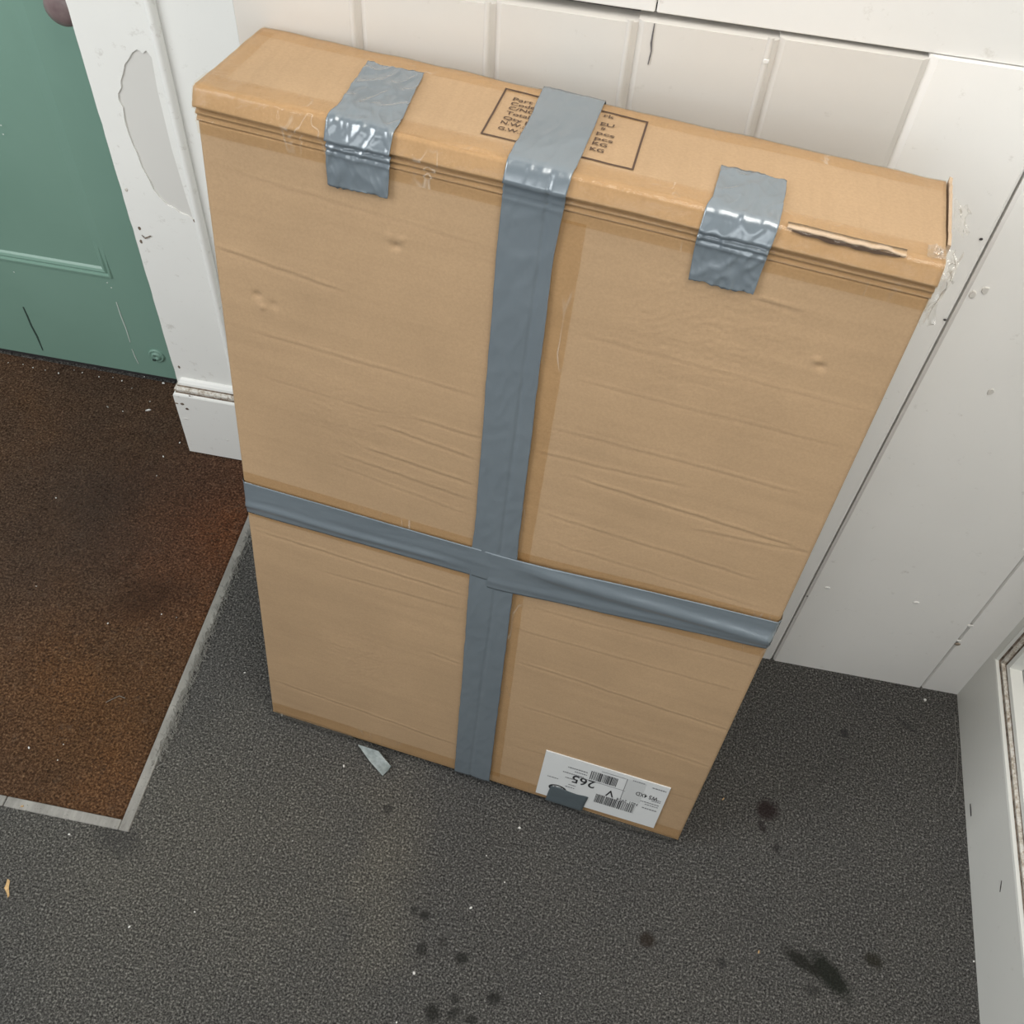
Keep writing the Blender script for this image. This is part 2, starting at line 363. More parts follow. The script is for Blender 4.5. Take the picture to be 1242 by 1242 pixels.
# ------------------------------------------------------------------ left: door wall, casing, skirting, door
YS, YC, YW = .196, .213, .2165
XC = at(146, 228, 1, YC).x                # casing edge at the doorway
XBD = at(222, 215, 1, YC-.004).x          # bead line
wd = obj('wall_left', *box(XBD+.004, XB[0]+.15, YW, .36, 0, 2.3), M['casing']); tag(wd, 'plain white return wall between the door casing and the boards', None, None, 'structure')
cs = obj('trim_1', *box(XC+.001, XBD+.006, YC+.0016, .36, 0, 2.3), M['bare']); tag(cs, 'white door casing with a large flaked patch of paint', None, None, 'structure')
# paint layer as a real skin with a hole where it has flaked
out = []
for z in ls(2.3, .02, 140):
    out.append((XC+.0012*abs(nz(z*38, 1.7))+(.0016*max(0, nz(z*90, 5.))), z))
out += [(XBD, .02), (XBD, 2.3)]
hole_px = [(166, 60), (160, 64), (155, 73), (151, 78), (149, 90), (146, 98), (147, 106), (143, 114), (144, 122), (149, 131), (151, 146), (155, 160), (161, 176), (166, 186), (172, 203), (180, 217), (186, 230), (194, 240), (203, 249), (210, 252), (218, 258), (228, 262), (235, 267), (226, 240), (217, 210), (208, 180), (199, 143), (191, 110), (184, 70), (180, 65), (177, 61), (173, 65), (170, 62)]
hole = []
for i, (u, v) in enumerate(hole_px):
    q = at(u, v, 1, YC); hole.append((min(q.x, XBD-.0015), q.z))
bm = bmesh.new(); ed = []
for loop in (out, hole):
    vv = [bm.verts.new((x, YC, z)) for x, z in loop]
    ed += [bm.edges.new((vv[i], vv[(i+1) % len(vv)])) for i in range(len(vv))]
bmesh.ops.triangle_fill(bm, edges=ed, use_beauty=True)
r = bmesh.ops.extrude_face_region(bm, geom=bm.faces[:])
bmesh.ops.translate(bm, vec=(0, .0017, 0), verts=[e for e in r['geom'] if isinstance(e, bmesh.types.BMVert)])
me = bpy.data.meshes.new('paint_layer'); bm.to_mesh(me); bm.free(); me.materials.append(M['casing'])
o = bpy.data.objects.new('paint_layer', me); COL.objects.link(o); o.parent = cs
# rounded bead down the outer edge of the casing
V = []; zs = ls(.05, 2.3, 60)
for z in zs:
    for k in range(9):
        a = math.pi*k/8; rr = .0068*(1+.05*nz(z*30, 8))
        V.append((XBD+.0065-rr*math.cos(a), YC+.003-.0095*math.sin(a), z))
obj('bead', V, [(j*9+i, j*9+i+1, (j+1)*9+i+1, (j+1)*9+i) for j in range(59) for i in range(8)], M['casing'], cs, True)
ribbon('paint_crack', [at(u, v, 1, YC-.001) for u, v in [(172, 285), (176, 289), (183, 286)]], .002, 'groove', cs)
ribbon('paint_crack', [at(u, v, 1, YC-.001) for u, v in [(247, 299), (245, 304), (247, 308)]], .002, 'groove', cs)
for i, (u, v) in enumerate([(169, 277), (171, 293), (153, 230), (236, 268), (217, 445), (228, 470)]):
    disc('paint_nick', at(u, v, 1, YC-.0002), (0, -1, 0), .0022, 'groove' if i != 2 else 'dirty', cs, 1.5, 8, .0004, i)

# skirting that wraps the foot of the casing
XS = at(222, 520, 1, YS).x
sk = obj('baseboard_left', [], [], M['casing']); bpy.data.objects.remove(sk)
def sweep(name, prof, mat, parent=None, smooth=False):
    # prof: (inset from face, z) ; path runs along the return towards the door, then along the front
    V = []; n = len(prof)
    for j in range(3):
        for ins, z in prof:
            if j == 0: V.append((XS+ins, .335, z))
            elif j == 1: V.append((XS+ins, YS+ins, z))
            else: V.append((XB[0]+.1, YS+ins, z))
    return obj(name, V, [(j*n+i, j*n+i+1, (j+1)*n+i+1, (j+1)*n+i) for j in range(2) for i in range(n-1)], M[mat], parent, smooth)
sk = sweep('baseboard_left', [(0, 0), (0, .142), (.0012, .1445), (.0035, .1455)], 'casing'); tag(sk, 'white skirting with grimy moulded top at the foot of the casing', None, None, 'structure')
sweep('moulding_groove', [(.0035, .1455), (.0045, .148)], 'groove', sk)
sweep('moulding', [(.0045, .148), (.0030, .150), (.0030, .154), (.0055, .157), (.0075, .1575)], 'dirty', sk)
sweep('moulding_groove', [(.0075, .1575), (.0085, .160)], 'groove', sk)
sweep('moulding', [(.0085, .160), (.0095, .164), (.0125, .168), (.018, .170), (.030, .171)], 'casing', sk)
for i, (u, v, r, sq) in enumerate([(214, 489, .003, .5), (221, 490, .0035, .8), (227, 496, .003, .9), (226, 508, .006, .3), (276, 534, .0018, 1), (230, 480, .002, .6)]):
    q = at(u, v, 1, YS-.0003); disc('paint_nick', q, (0, -1, 0), r, 'groove' if i not in (3, 4) else 'bare', sk, sq, 9, .0005, i+60)

# green door, recessed behind the casing
d1 = obj('door_1', *box(-1.75, -.60, YD+.004, YD+.04, .008, 2.05), M['green']); tag(d1, 'green painted panelled door above the brown mat', None, None, 'structure')
XP = at(126, 327, 1, YD).x; ZP = at(60, 318, 1, YD).z
for nm, bx in (('bottom_rail', (-1.75, -.60, YD, YD+.005, .008, ZP-.012)), ('stile', (XP+.012, -.60, YD, YD+.005, ZP-.012, 2.05))):
    obj(nm, *box(*bx), M['green'], d1)
pr = [(0, 0), (-.003, .002), (-.003, .005), (.002, .007), (-.001, .011), (.001, .015), (.004, .018), (.0048, .024)]
V = []; n = len(pr)
for j in range(4):
    for dy, d in pr:
        p = [(-1.75, ZP-.012+d), (XP+.012-d, ZP-.012+d), (XP+.012-d, ZP+.045+d), (XP+.012-d, 2.05)][j]
        V.append((p[0], YD+(dy if j < 2 else d*.2), p[1]))     # the upright run is clogged smooth with paint
obj('panel_moulding', V, [(j*n+i, j*n+i+1, (j+1)*n+i+1, (j+1)*n+i) for j in range(3) for i in range(n-1)], M['green'], d1)
def lathe(name, p, axis, prof, mat, parent, n=24):
    q = Vector(axis).to_track_quat('Z', 'Y'); V = []
    for r, h in prof:
        for i in range(n):
            a = 2*math.pi*i/n; V.append(Vector(p)+q @ Vector((r*math.cos(a), r*math.sin(a), h)))
    Fc = [(j*n+i, j*n+(i+1) % n, (j+1)*n+(i+1) % n, (j+1)*n+i) for j in range(len(prof)-1) for i in range(n)]
    Fc.append(tuple(range((len(prof)-1)*n, len(prof)*n)))
    return obj(name, V, Fc, M[mat], parent, True)
q = at(77, 8, 1, YD-.05)
kb = lathe('door_knob', (q.x, YD, q.z), (0, -1, 0), [(.024, 0), (.024, .003), (.012, .006), (.010, .022), (.016, .028), (.0245, .038), (.026, .048), (.022, .057), (.012, .062), (.002, .063)], 'knob', d1)
kb['label'] = 'dull brown round door knob'
q = at(190, 431, 1, YD)
lathe('escutcheon', (q.x, YD+.001, q.z), (0, -1, 0), [(.0145, 0), (.0145, .003), (.012, .0045), (.0105, .003), (.0085, .003), (.0075, .006), (.0045, .0065), (.0035, .003)], 'green', d1)
obj('keyhole', *box(q.x-.006, q.x-.001, YD-.0072, YD-.002, q.z-.008, q.z-.004), M['scr_dark'], d1)
ribbon('scratch', [at(u, v, 1, YD-.0003) for u, v in [(28, 372), (33, 383), (38, 395), (45, 408), (52, 425)]], .003, 'scr_dark', d1)
ribbon('scratch', [at(u, v, 1, YD-.0003) for u, v in [(141, 366), (147, 384), (153, 399), (158, 415)]], .0022, 'scr_pale', d1)
ribbon('scratch', [at(u, v, 1, YD-.0003) for u, v in [(160, 423), (164, 433), (168, 441)]], .0016, 'scr_pale', d1)
for i, (u, v) in enumerate([(130, 343), (135, 349), (1, 152), (4, 163), (17, 330)]):
    disc('paint_fleck', at(u, v, 1, YD-.0002), (0, -1, 0), .0014, 'scr_pale', d1, 1, 7, .0003, i)
obj('door_gap', *box(-1.75, -.60, YD+.012, YD+.04, -.012, .008), M['gap'], d1)

# ------------------------------------------------------------------ doormat and its metal frame
root = bpy.data.objects.new('doormat', None); COL.objects.link(root); root.location = (MX-.5, 0, -.012)
tag(root, 'worn dark brown coir doormat lying in front of the green door', 'mat')
def par(o, r):
    o.parent = r; o.matrix_parent_inverse = Matrix.Translation(r.location).inverted(); return o
us = ls(-1.45, MX-FW*.4, 120); vs_ = ls(MY+FW*.34, YD-.002, 110)
V, Fc = grid(lambda x, y: (x, y, -.0035+.0012*nz(x*40, y*40)+.0015*nz(x*9, y*9, 3)), 120, 110, us, vs_)
nb = len(V); V += [(us[0], vs_[0], -.012), (us[-1], vs_[0], -.012), (us[-1], vs_[-1], -.012), (us[0], vs_[-1], -.012)]
c0, c1, c2, c3 = 0, 119, 120*110-1, 120*109
Fc += [(nb, nb+1, c1, *range(118, 0, -1), c0), (nb+3, nb+2, nb+1, nb)]
Fc += [(nb+1, nb+2, c2, *[120*k+119 for k in range(108, 0, -1)], c1)]
par(obj('pile', V, Fc, M['mat'], None, True), root)
# tufts of coir standing up from the pile: too many to count
rr = random.Random(3); V = []; Fc = []
for _ in range(26000):
    x = rr.uniform(-1.15, MX-FW*.6); y = rr.uniform(MY+FW*.6, YD-.005)
    a = rr.uniform(0, 6.283); L = rr.uniform(.002, .0065); zz = rr.uniform(.0008, .0035); wv = rr.uniform(.00018, .0004)
    dx, dy = math.cos(a), math.sin(a); k = len(V); z0 = -.0042
    V += [(x-dy*wv, y+dx*wv, z0), (x+dy*wv, y-dx*wv, z0), (x+dx*L*.6, y+dy*L*.6, z0+zz), (x+dx*L, y+dy*L, z0+zz*.8)]
    Fc += [(k, k+1, k+2), (k, k+2, k+3)]
o = par(obj('fibres', V, Fc, M['fibre'], None), root); o['kind'] = 'stuff'
def strip(x0, x1, y0, y1, label):
    o = obj('edging_strip', *box(x0, x1, y0, y1, -.012, .0012), M['alu']); bevel(o, .0008, 1); return tag(o, label, 'edging', 'metal edging strips around the doormat')
strip(MX-FW*.35, MX+FW*.65, MY-FW*.7, .19, 'frayed aluminium edging strip between the brown doormat and the carton')
q1 = at(8, 970, 2, 0)
strip(q1.x, MX-FW*.38, MY-FW*.7, MY+FW*.3, 'clean aluminium edging strip meeting the frayed one at the mat corner')
strip(-1.5, q1.x-.0012, MY-FW*.7, MY+FW*.3, 'stub of aluminium edging strip butted to the end of the clean one')
# frayed carpet threads over the strip
rr = random.Random(9); V = []; Fc = []
def thread(pts, wv):
    k0 = len(V)
    for i, p in enumerate(pts):
        d = (pts[min(i+1, len(pts)-1)]-pts[max(i-1, 0)]); s = Vector((-d.y, d.x, 0)).normalized()*wv
        V.extend([p+s, p-s, p+Vector((0, 0, wv*1.3))])
    for i in range(len(pts)-1):
        a = k0+3*i; b = a+3; Fc.extend([(a, a+2, b+2, b), (a+2, a+1, b+1, b+2)])
for i in range(1000):
    y = rr.uniform(-.36, .07)
    dens = .35+.65*(math.exp(-((y+.18)/.05)**2)+math.exp(-((y+.27)/.05)**2)+.5*math.exp(-((y-.05)/.05)**2))
    if rr.random() > dens: continue
    x = MX+FW*rr.uniform(.35, 1.1); L = rr.uniform(.003, .011); a = rr.uniform(1.2, 2.6) if rr.random() < .6 else rr.uniform(-1.6, -.5)
    cv = rr.uniform(-1.5, 1.5); p = Vector((x, y, .0012)); pts = [p.copy()]
    for s in range(4):
        p = p+Vector((math.cos(a), math.sin(a), 0))*L/4; p.z = .0014+.0016*math.sin((s+1)/4*math.pi)*rr.random(); a += cv/4; pts.append(p.copy())
    thread(pts, rr.uniform(.00028, .00055))
o = obj('frayed_carpet_threads', V, Fc, M['thread']); tag(o, 'pale frayed carpet threads along the metal edging strip', 'threads', None, 'stuff')
V = []; Fc = []
thread([at(u, v, 2, .001) for u, v in [(272, 712), (278, 703), (285, 696), (293, 688)]], .0005)
o = obj('loose_thread', V, Fc, M['thread']); tag(o, 'straight pale loose thread on carpet between mat edging and carton', 'thread')
V = []; Fc = []
thread([at(u, v, 2, .001) for u, v in [(1158, 865), (1159, 885), (1162, 905), (1161, 930), (1160, 950), (1156, 962), (1150, 970)]], .00035)
o = obj('loose_thread', V, Fc, M['thread']); tag(o, 'long fine curved thread on carpet beside the panelled wall', 'thread')
V = []; Fc = []
thread([at(u, v, 2, -.001) for u, v in [(128, 852), (136, 848), (145, 844), (152, 847)]], .0004)
o = obj('loose_thread', V, Fc, M['thread']); tag(o, 'short pale curly thread lying on the brown doormat', 'thread')

# ------------------------------------------------------------------ the carton
BO = Vector((-.35713, -.11863, 0)); W, H, D = .6, .9312, .1322; BYAW, LEAN = -.12112, .12648
EX = Vector((math.cos(BYAW), math.sin(BYAW), 0)); NN = Vector((-math.sin(BYAW), math.cos(BYAW), 0)); UZ = Vector((0, 0, 1))
EZ = UZ*math.cos(LEAN)+NN*math.sin(LEAN); EY = NN*math.cos(LEAN)-UZ*math.sin(LEAN)
OF = BO-EY*D                                    # front-bottom-left corner
CD = {(0,1): (.0012, .0018), (1,1): (.003, .0003), (0,0): (-.0048, -.0022), (1,0): (-.0054, .0023)}
def B(u, v, wv):                                # local (across, up, back) -> world, corners out of square as in the real carton
    a = u/W; b = v/H; du = dv = 0
    for (i, j), (x, y) in CD.items():
        k = (a if i else 1-a)*(b if j else 1-b); du += k*x; dv += k*y
    kk = 1-max(0, min(1, wv/D))
    return OF+EX*(u+du*(.4+.6*kk))+EZ*(v+dv*kk)+EY*wv
def fuv(px, py):                                # pixel on the front face -> (u, v)
    d = fwd+rt*((px-621)/F)+dn*((py-621)/F); P0 = CAM+d*((OF-CAM).dot(EY)/d.dot(EY)); q = P0-OF
    u, v = q.dot(EX), q.dot(EZ)
    a = u/W; b = v/H; du = dv = 0
    for (i, j), (x, y) in CD.items():
        k = (a if i else 1-a)*(b if j else 1-b); du += k*x; dv += k*y
    return u-du, v-dv
def tuv(px, py):                                # pixel on the top face -> (u, w)
    d = fwd+rt*((px-621)/F)+dn*((py-621)/F); T = OF+EZ*H; P0 = CAM+d*((T-CAM).dot(EZ)/d.dot(EZ)); q = P0-T
    return q.dot(EX), q.dot(EY)
R1, R2 = .0032, .0045                           # top-front radius, other radii
A1, A2 = R1*math.pi/4, R2*math.pi/4
LF = H-R1-R2; LT = D-R1-R2; LB = D-2*R2; LK = H-2*R2
def path(s):                                    # s = 0 at the top front edge; >0 down the front; <0 over the top and down the back
    def arc(cv, cw, r, a0, t): a = a0+t*math.pi/2; return cv+r*math.cos(a), cw-r*math.sin(a), math.cos(a), -math.sin(a)
    if s >= -A1:
        if s <= A1: return arc(H-R1, R1, R1, 0, (s+A1)/(2*A1))
        s -= A1
        if s <= LF: return H-R1-s, 0., 0., -1.
        s -= LF
        if s <= 2*A2: return arc(R2, R2, R2, math.pi/2, s/(2*A2))
        s -= 2*A2
        if s <= LB: return 0., R2+s, -1., 0.
        s -= LB
        if s <= 2*A2: return arc(R2, D-R2, R2, math.pi, s/(2*A2))
        s -= 2*A2; return R2+s, D, 0., 1.
    s = -s-A1
    if s <= LT: return H, R1+s, 1., 0.
    s -= LT
    if s <= 2*A2: return arc(H-R2, D-R2, R2, 0, -s/(2*A2))
    s -= 2*A2; return H-R2-s, D, 0., 1.
def sf(v): return A1+(H-R1-v)                   # path parameter for a height on the front
def st(wv): return -(A1+(wv-R1))                # path parameter for a depth on the top
def ga(x, s): return math.exp(-(x/s)**2)
def relief(u, v):                               # crushed folds along the top of the front, outward displacement
    tt = H-v
    wob = .0010*nz(u*9, 2.2)
    k = .0052*max(0, min(1, tt/.0145))*max(0, min(1, (.0195-tt)/.0035))
    k += .0022*ga(tt-.0222-wob, .0020)+.0012*ga(tt-.0285-wob, .0016)-.0014*ga(tt-.0186-wob, .0011)-.0010*ga(tt-.0252-wob, .0010)
    k += .0010*nz(u*20, v*60)*ga(tt-.018, .013)
    return k
CR = []
for (x0, y0, x1, y1, am) in [(258, 296, 420, 352, .8), (300, 398, 590, 482, .5), (318, 455, 470, 500, .35), (455, 512, 580, 556, .9), (440, 540, 578, 588, .9), (410, 548, 576, 606, .7), (500, 505, 585, 530, .7),
    (305, 640, 566, 722, .9), (385, 690, 566, 740, .5), (520, 790, 560, 805, .6), (335, 825, 560, 905, .8), (400, 560, 575, 625, .4), (262, 200, 600, 300, .25),
    (660, 515, 985, 600, .5), (700, 545, 985, 665, .0), (690, 575, 985, 668, 1.), (655, 620, 930, 705, .6), (650, 650, 950, 745, .4), (625, 800, 900, 890, .7), (620, 760, 905, 840, .4), (618, 850, 880, 935, .5),
    (640, 735, 935, 812, .4), (690, 400, 1060, 500, .3), (680, 455, 1040, 545, .35), (915, 360, 975, 376, 1.), (670, 300, 1110, 420, .0), (645, 545, 840, 590, .6), (840, 640, 988, 670, .7), (612, 900, 860, 975, .3)]:
    if am: CR.append((*fuv(x0, y0), *fuv(x1, y1), am))
HOLES = [(*fuv(480, 299), .0035, -.0022), (*fuv(487, 291), .003, .0012), (*fuv(472, 287), .003, .001), (*fuv(996, 446), .0032, -.0018), (*fuv(990, 437), .003, .0015), (*fuv(312, 358), .004, -.0018), (*fuv(318, 372), .003, .0012), (*fuv(332, 370), .0035, -.0014), (*fuv(700, 660), .05, .0006), (*fuv(420, 500), .07, .0008), (*fuv(850, 400), .08, -.001), (*fuv(440, 800), .07, .001)]
def crease(u, v):
    k = 0
    for u0, v0, u1, v1, am in CR:
        if u0-.01 < u < u1+.01:
            tt = (u-u0)/(u1-u0); vv = v0+(v1-v0)*tt+.0012*nz(u*30, v0*50)
            x = v-vv
            if abs(x) < .012:
                fade = max(0, min(1, min(tt, 1-tt)*8+.1)); k += am*fade*(.00085*ga(x, .0012)-.0006*ga(x+.0032, .0022))
    for hu, hv, hr, ha in HOLES:
        d2 = ((u-hu)**2+(v-hv)**2)/hr**2
        if d2 < 6: k += ha*math.exp(-d2)*(1+.6*nz(u*300, v*300))
    return k+.0007*nz(u*11, v*11, 4)+.00025*nz(u*5, v*60, 9)
FT = .003; FV = H-.0305                         # flap board thickness and top edge
def skin(u, s, off=0., cr=.0, flap=True):
    v, wv, nv, nw = path(s)
    d = off
    if nw < -.5 and v > .02 and wv < .02: d += relief(u, v)*(1 if nw < -.99 else -nw)
    elif nv > .99: d += .0010*nz(u*14, wv*14, 2)+.0004*nz(u*60, wv*60)
    elif nv > .2: d += .0011*nz(u*30, 4.4)
    if nw < -.99 and v < FV and cr: d += cr*crease(u, v)
    if not flap and nw < -.99: d -= FT*max(0, min(1, (FV+.001-v)/.001))
    return B(u, v+nv*d, wv+nw*d)
carton = bpy.data.objects.new('cardboard_carton', None); COL.objects.link(carton); carton.location = BO
tag(carton, 'large flat brown cardboard carton bound with grey tape, leaning on white boards', 'carton')
def cpart(name, V, Fc, mat, smooth=True, parent=None):
    o = obj(name, V, Fc, M[mat] if isinstance(mat, str) else mat, None, smooth)
    o.parent = parent or carton
    if parent is None: o.matrix_parent_inverse = Matrix.Translation(BO).inverted()
    return o
SMAX = A1+LF+2*A2+LB+2*A2+LK+A2*0; SMIN = -(A1+LT+2*A2)
ss = ls(SMIN, st(R1+.03), 18)[:-1]+ls(st(R1+.03), st(R1), 8)[:-1]+ls(-A1, A1, 8)[:-1]+ls(A1, sf(H-.05), 44)[:-1]+ls(sf(H-.05), sf(R2), 26)[:-1]+ls(sf(R2), sf(R2)+2*A2, 5)[:-1]+ls(sf(R2)+2*A2, sf(R2)+2*A2+LB, 5)[:-1]+ls(sf(R2)+2*A2+LB, sf(R2)+4*A2+LB, 5)[:-1]+ls(sf(R2)+4*A2+LB, SMAX, 20)
us = ls(0, W, 141)
V, Fc = grid(lambda u, s: skin(u, s, 0, 0, False), 141, len(ss), us, ss)
nu = 141; ns = len(ss)
Fc += [((ns-1)*nu+i, (ns-1)*nu+i+1, i+1, i) for i in range(nu-1)]
Fc += [tuple(j*nu for j in range(ns)), tuple(j*nu+nu-1 for j in range(ns))]
body = cpart('carton_body', V, Fc, 'cardx')
for p in body.data.polygons:
    if len(p.vertices) > 4: p.use_smooth = False
# two front flaps that meet on the centre seam
def flap(u0, u1):
    nu, nv = 150, 420; us = ls(u0, u1, nu); vv = ls(.0045, FV, nv); V = []
    for dep in (0, 1):
        for v in vv:
            for u in us:
                uu = u
                e = min(u-u0, u1-u); rnd = -.0009*(1-min(1, e/.0016))**2
                V.append(B(uu, v, (-crease(u, v)-rnd+.0004*(1 if v < .006 else 0)) if not dep else FT-.0002))
    n = nu*nv
    Fc = [(j*nu+i, j*nu+i+1, (j+1)*nu+i+1, (j+1)*nu+i) for j in range(nv-1) for i in range(nu-1)]
    Fc += [(i, i+1, n+i+1, n+i) for i in range(nu-1)]+[((nv-1)*nu+i, (nv-1)*nu+i+1, n+(nv-1)*nu+i+1, n+(nv-1)*nu+i) for i in range(nu-1)]
    Fc += [(j*nu, (j+1)*nu, n+(j+1)*nu, n+j*nu) for j in range(nv-1)]+[(j*nu+nu-1, (j+1)*nu+nu-1, n+(j+1)*nu+nu-1, n+j*nu+nu-1) for j in range(nv-1)]
    return cpart('flap', V, Fc, 'card')
flap(.0005, .3000); flap(.3025, W-.0005)
# torn open lip along the top front edge
def lip(u0, u1, n=40):
    V = []
    for i in range(n):
        t = i/(n-1); u = u0+(u1-u0)*t; k = math.sin(math.pi*min(1, t*1.02))**.6; s0 = -A1*.2+.001*nz(u*80, 1)
        for off, s in ((.0019, -A1-.003), (.0020+.0010*k, s0), (.0018+.0006*k, s0+.0010), (.0014, -A1-.001)):
            V.append(skin(u, s, off))
    return V, [(4*i+a, 4*i+(a+1) % 4, 4*i+4+(a+1) % 4, 4*i+4+a) for i in range(n-1) for a in range(4)]
ul, ur = tuv(952, 268)[0], tuv(1095, 300)[0]
V, Fc = lip(ul, ur); cpart('torn_edge', V, Fc, 'cardedge')
V = []
for i in range(40):
    t = i/39; u = ul+.004+(ur-ul-.008)*t; k = .0016*math.sin(math.pi*t)**.7*(.7+.5*nz(u*90, 3))
    V += [skin(u, -A1*.15+.0010, .0020), skin(u, -A1*.15+.0010+k+.0005, .0020)]
cpart('slit', V, [(2*i, 2*i+1, 2*i+3, 2*i+2) for i in range(39)], 'slit')
# end flap that stands proud at the right hand end
V = []
for i in range(16):
    wv = .034+(D+.002-.034)*i/15; top = H-.001+.0022*nz(wv*160, 2)+.003*(i/15)
    for u, v in ((W+.0020, H-.05), (W+.0020, top), (W+.0048, top-.0006), (W+.0048, H-.05)): V.append(B(u, v, wv))
cpart('end_flap', V, [(4*i+a, 4*i+(a+1) % 4, 4*i+4+(a+1) % 4, 4*i+4+a) for i in range(15) for a in range(4)]+[(0,1,2,3), (60,61,62,63)], 'cardedge', False)

# ---- tapes: thin skins that follow the carton, with wrinkles and torn ends
def tape(name, mat, sts, off=.0010, thick=.00035, nu=14, wr=.0, seed=0., cr=1., seam=False, tear=.0, bulge=None, parent=None):
    # sts: list of (s, uL, uR) stations, interpolated; both skins closed into one thin solid
    s0, s1 = sts[0][0], sts[-1][0]; n = max(8, int(abs(s1-s0)/(.0018 if abs(s1-s0) < .2 else .0035))); V = []; rows = []
    for k in range(n+1):
        s = s0+(s1-s0)*k/n
        for a, b in zip(sts, sts[1:]):
            if min(a[0], b[0])-1e-9 <= s <= max(a[0], b[0])+1e-9:
                t = (s-a[0])/(b[0]-a[0]); rows.append((s, a[1]+(b[1]-a[1])*t, a[2]+(b[2]-a[2])*t)); break
    for dep in ((1, 0) if thick > .0002 else (1,)):
        for k, (s, uL, uR) in enumerate(rows):
            for i in range(nu):
                q = i/(nu-1); u = uL+(uR-uL)*q+(.0005*nz(s*60, seed+q*.2) if 0 < i < nu-1 or True else 0)
                s2 = s
                if tear and k == 0: s2 = s+tear*(nz(q*2.3, seed)+.35*nz(q*19, seed))
                if tear and k == len(rows)-1: s2 = s+tear*(nz(q*2.3, seed+7)+.35*nz(q*19, seed))
                d = off+(thick if dep else 0)
                if wr:
                    a = nz(u*75+s*25, s*40+seed, seed); b2 = nz(u*150-s*60, s*50, seed+4)
                    d += wr*(max(0, .35-abs(a))*2.2+max(0, .2-abs(b2))*1.2)
                if seam: d -= .0010*ga(u-.3012-.0014*nz(s*8, 3), .0020)*(1 if s > A1 else 0)
                if bulge: d += bulge(q, s)
                V.append(skin(u, s2, d, cr))
    m = len(rows)*nu; nr = len(rows)
    Fc = [(j*nu+i, j*nu+i+1, (j+1)*nu+i+1, (j+1)*nu+i) for j in range(nr-1) for i in range(nu-1)]
    if thick <= .0002: return cpart(name, V, Fc, mat, True)
    Fc += [tuple(m+x for x in reversed(f)) for f in Fc]
    Fc += [(i, i+1, m+i+1, m+i) for i in range(nu-1)]+[((nr-1)*nu+i, (nr-1)*nu+i+1, m+(nr-1)*nu+i+1, m+(nr-1)*nu+i) for i in range(nu-1)]
    Fc += [(j*nu, (j+1)*nu, m+(j+1)*nu, m+j*nu) for j in range(nr-1)]+[(j*nu+nu-1, (j+1)*nu+nu-1, m+(j+1)*nu+nu-1, m+j*nu+nu-1) for j in range(nr-1)]
    return cpart(name, V, Fc, mat, True, parent)
def htape(name, mat, st_, off=.0012, thick=.00035, nv=14, wr=0., seed=0., bulge=None, cr=1.):
    # tape running across the front: stations (u, v_low, v_high)
    n = max(8, int((st_[-1][0]-st_[0][0])/.0035)); V = []
    for dep in ((1, 0) if thick > .0002 else (1,)):
        for k in range(n+1):
            u = st_[0][0]+(st_[-1][0]-st_[0][0])*k/n
            for a, b in zip(st_, st_[1:]):
                if a[0]-1e-9 <= u <= b[0]+1e-9:
                    t = (u-a[0])/(b[0]-a[0]); lo = a[1]+(b[1]-a[1])*t; hi = a[2]+(b[2]-a[2])*t
            for i in range(nv):
                q = i/(nv-1); v = lo+(hi-lo)*q
                d = off+(thick if dep else 0)
                if wr: d += wr*max(0, .3-abs(nz(u*28, v*120+seed, seed)))*2.5
                if bulge: d += bulge(u, q)
                V.append(skin(max(-.0, min(W, u)), sf(v), d, cr) if 0 <= u <= W else B(max(-.0015, min(W+.0015, u)), v, (abs(u-(0 if u < 0 else W)))))
    m = (n+1)*nv
    Fc = [(j*nv+i, j*nv+i+1, (j+1)*nv+i+1, (j+1)*nv+i) for j in range(n) for i in range(nv-1)]
    if thick <= .0002: return cpart(name, V, Fc, mat, True)
    Fc += [tuple(m+x for x in reversed(f)) for f in Fc]
    Fc += [(j*nv, (j+1)*nv, m+(j+1)*nv, m+j*nv) for j in range(n)]+[(j*nv+nv-1, (j+1)*nv+nv-1, m+(j+1)*nv+nv-1, m+j*nv+nv-1) for j in range(n)]
    return cpart(name, V, Fc, mat)
# clear packing tape, under the grey tape
tape('clear_tape', 'clear', [(st(.022), 0, W), (sf(H-.040), 0, W)], .0016, .0001, 160, .0005, 3., .9)
tape('clear_tape', 'clear', [(st(D-R2)-A2*1.5, 0, W), (st(.110), 0, W)], .0004, .0001, 90, .0005, 5.)
tape('clear_tape', 'clear', [(sf(H-.038), .268, .3345), (sf(.45), .274, .3335), (sf(.02), .281, .3425)], .0005, .0001, 16, 0, 2.)
htape('clear_tape', 'clear', [(.0, .4225, .4935), (.30, .4230, .4905), (W, .4365, .507)], .0006, .0001, 16)
tape('clear_tape', 'clear', [(sf(.030), 0, W), (sf(R2)+2*A2+.02, 0, W)], .0004, .0001, 90, .0004, 8.)
tape('clear_tape', 'clear', [(st(.118), .0, .0155), (st(.02), .0, .0175)], .0005, .0001, 6, .0003, 1.)
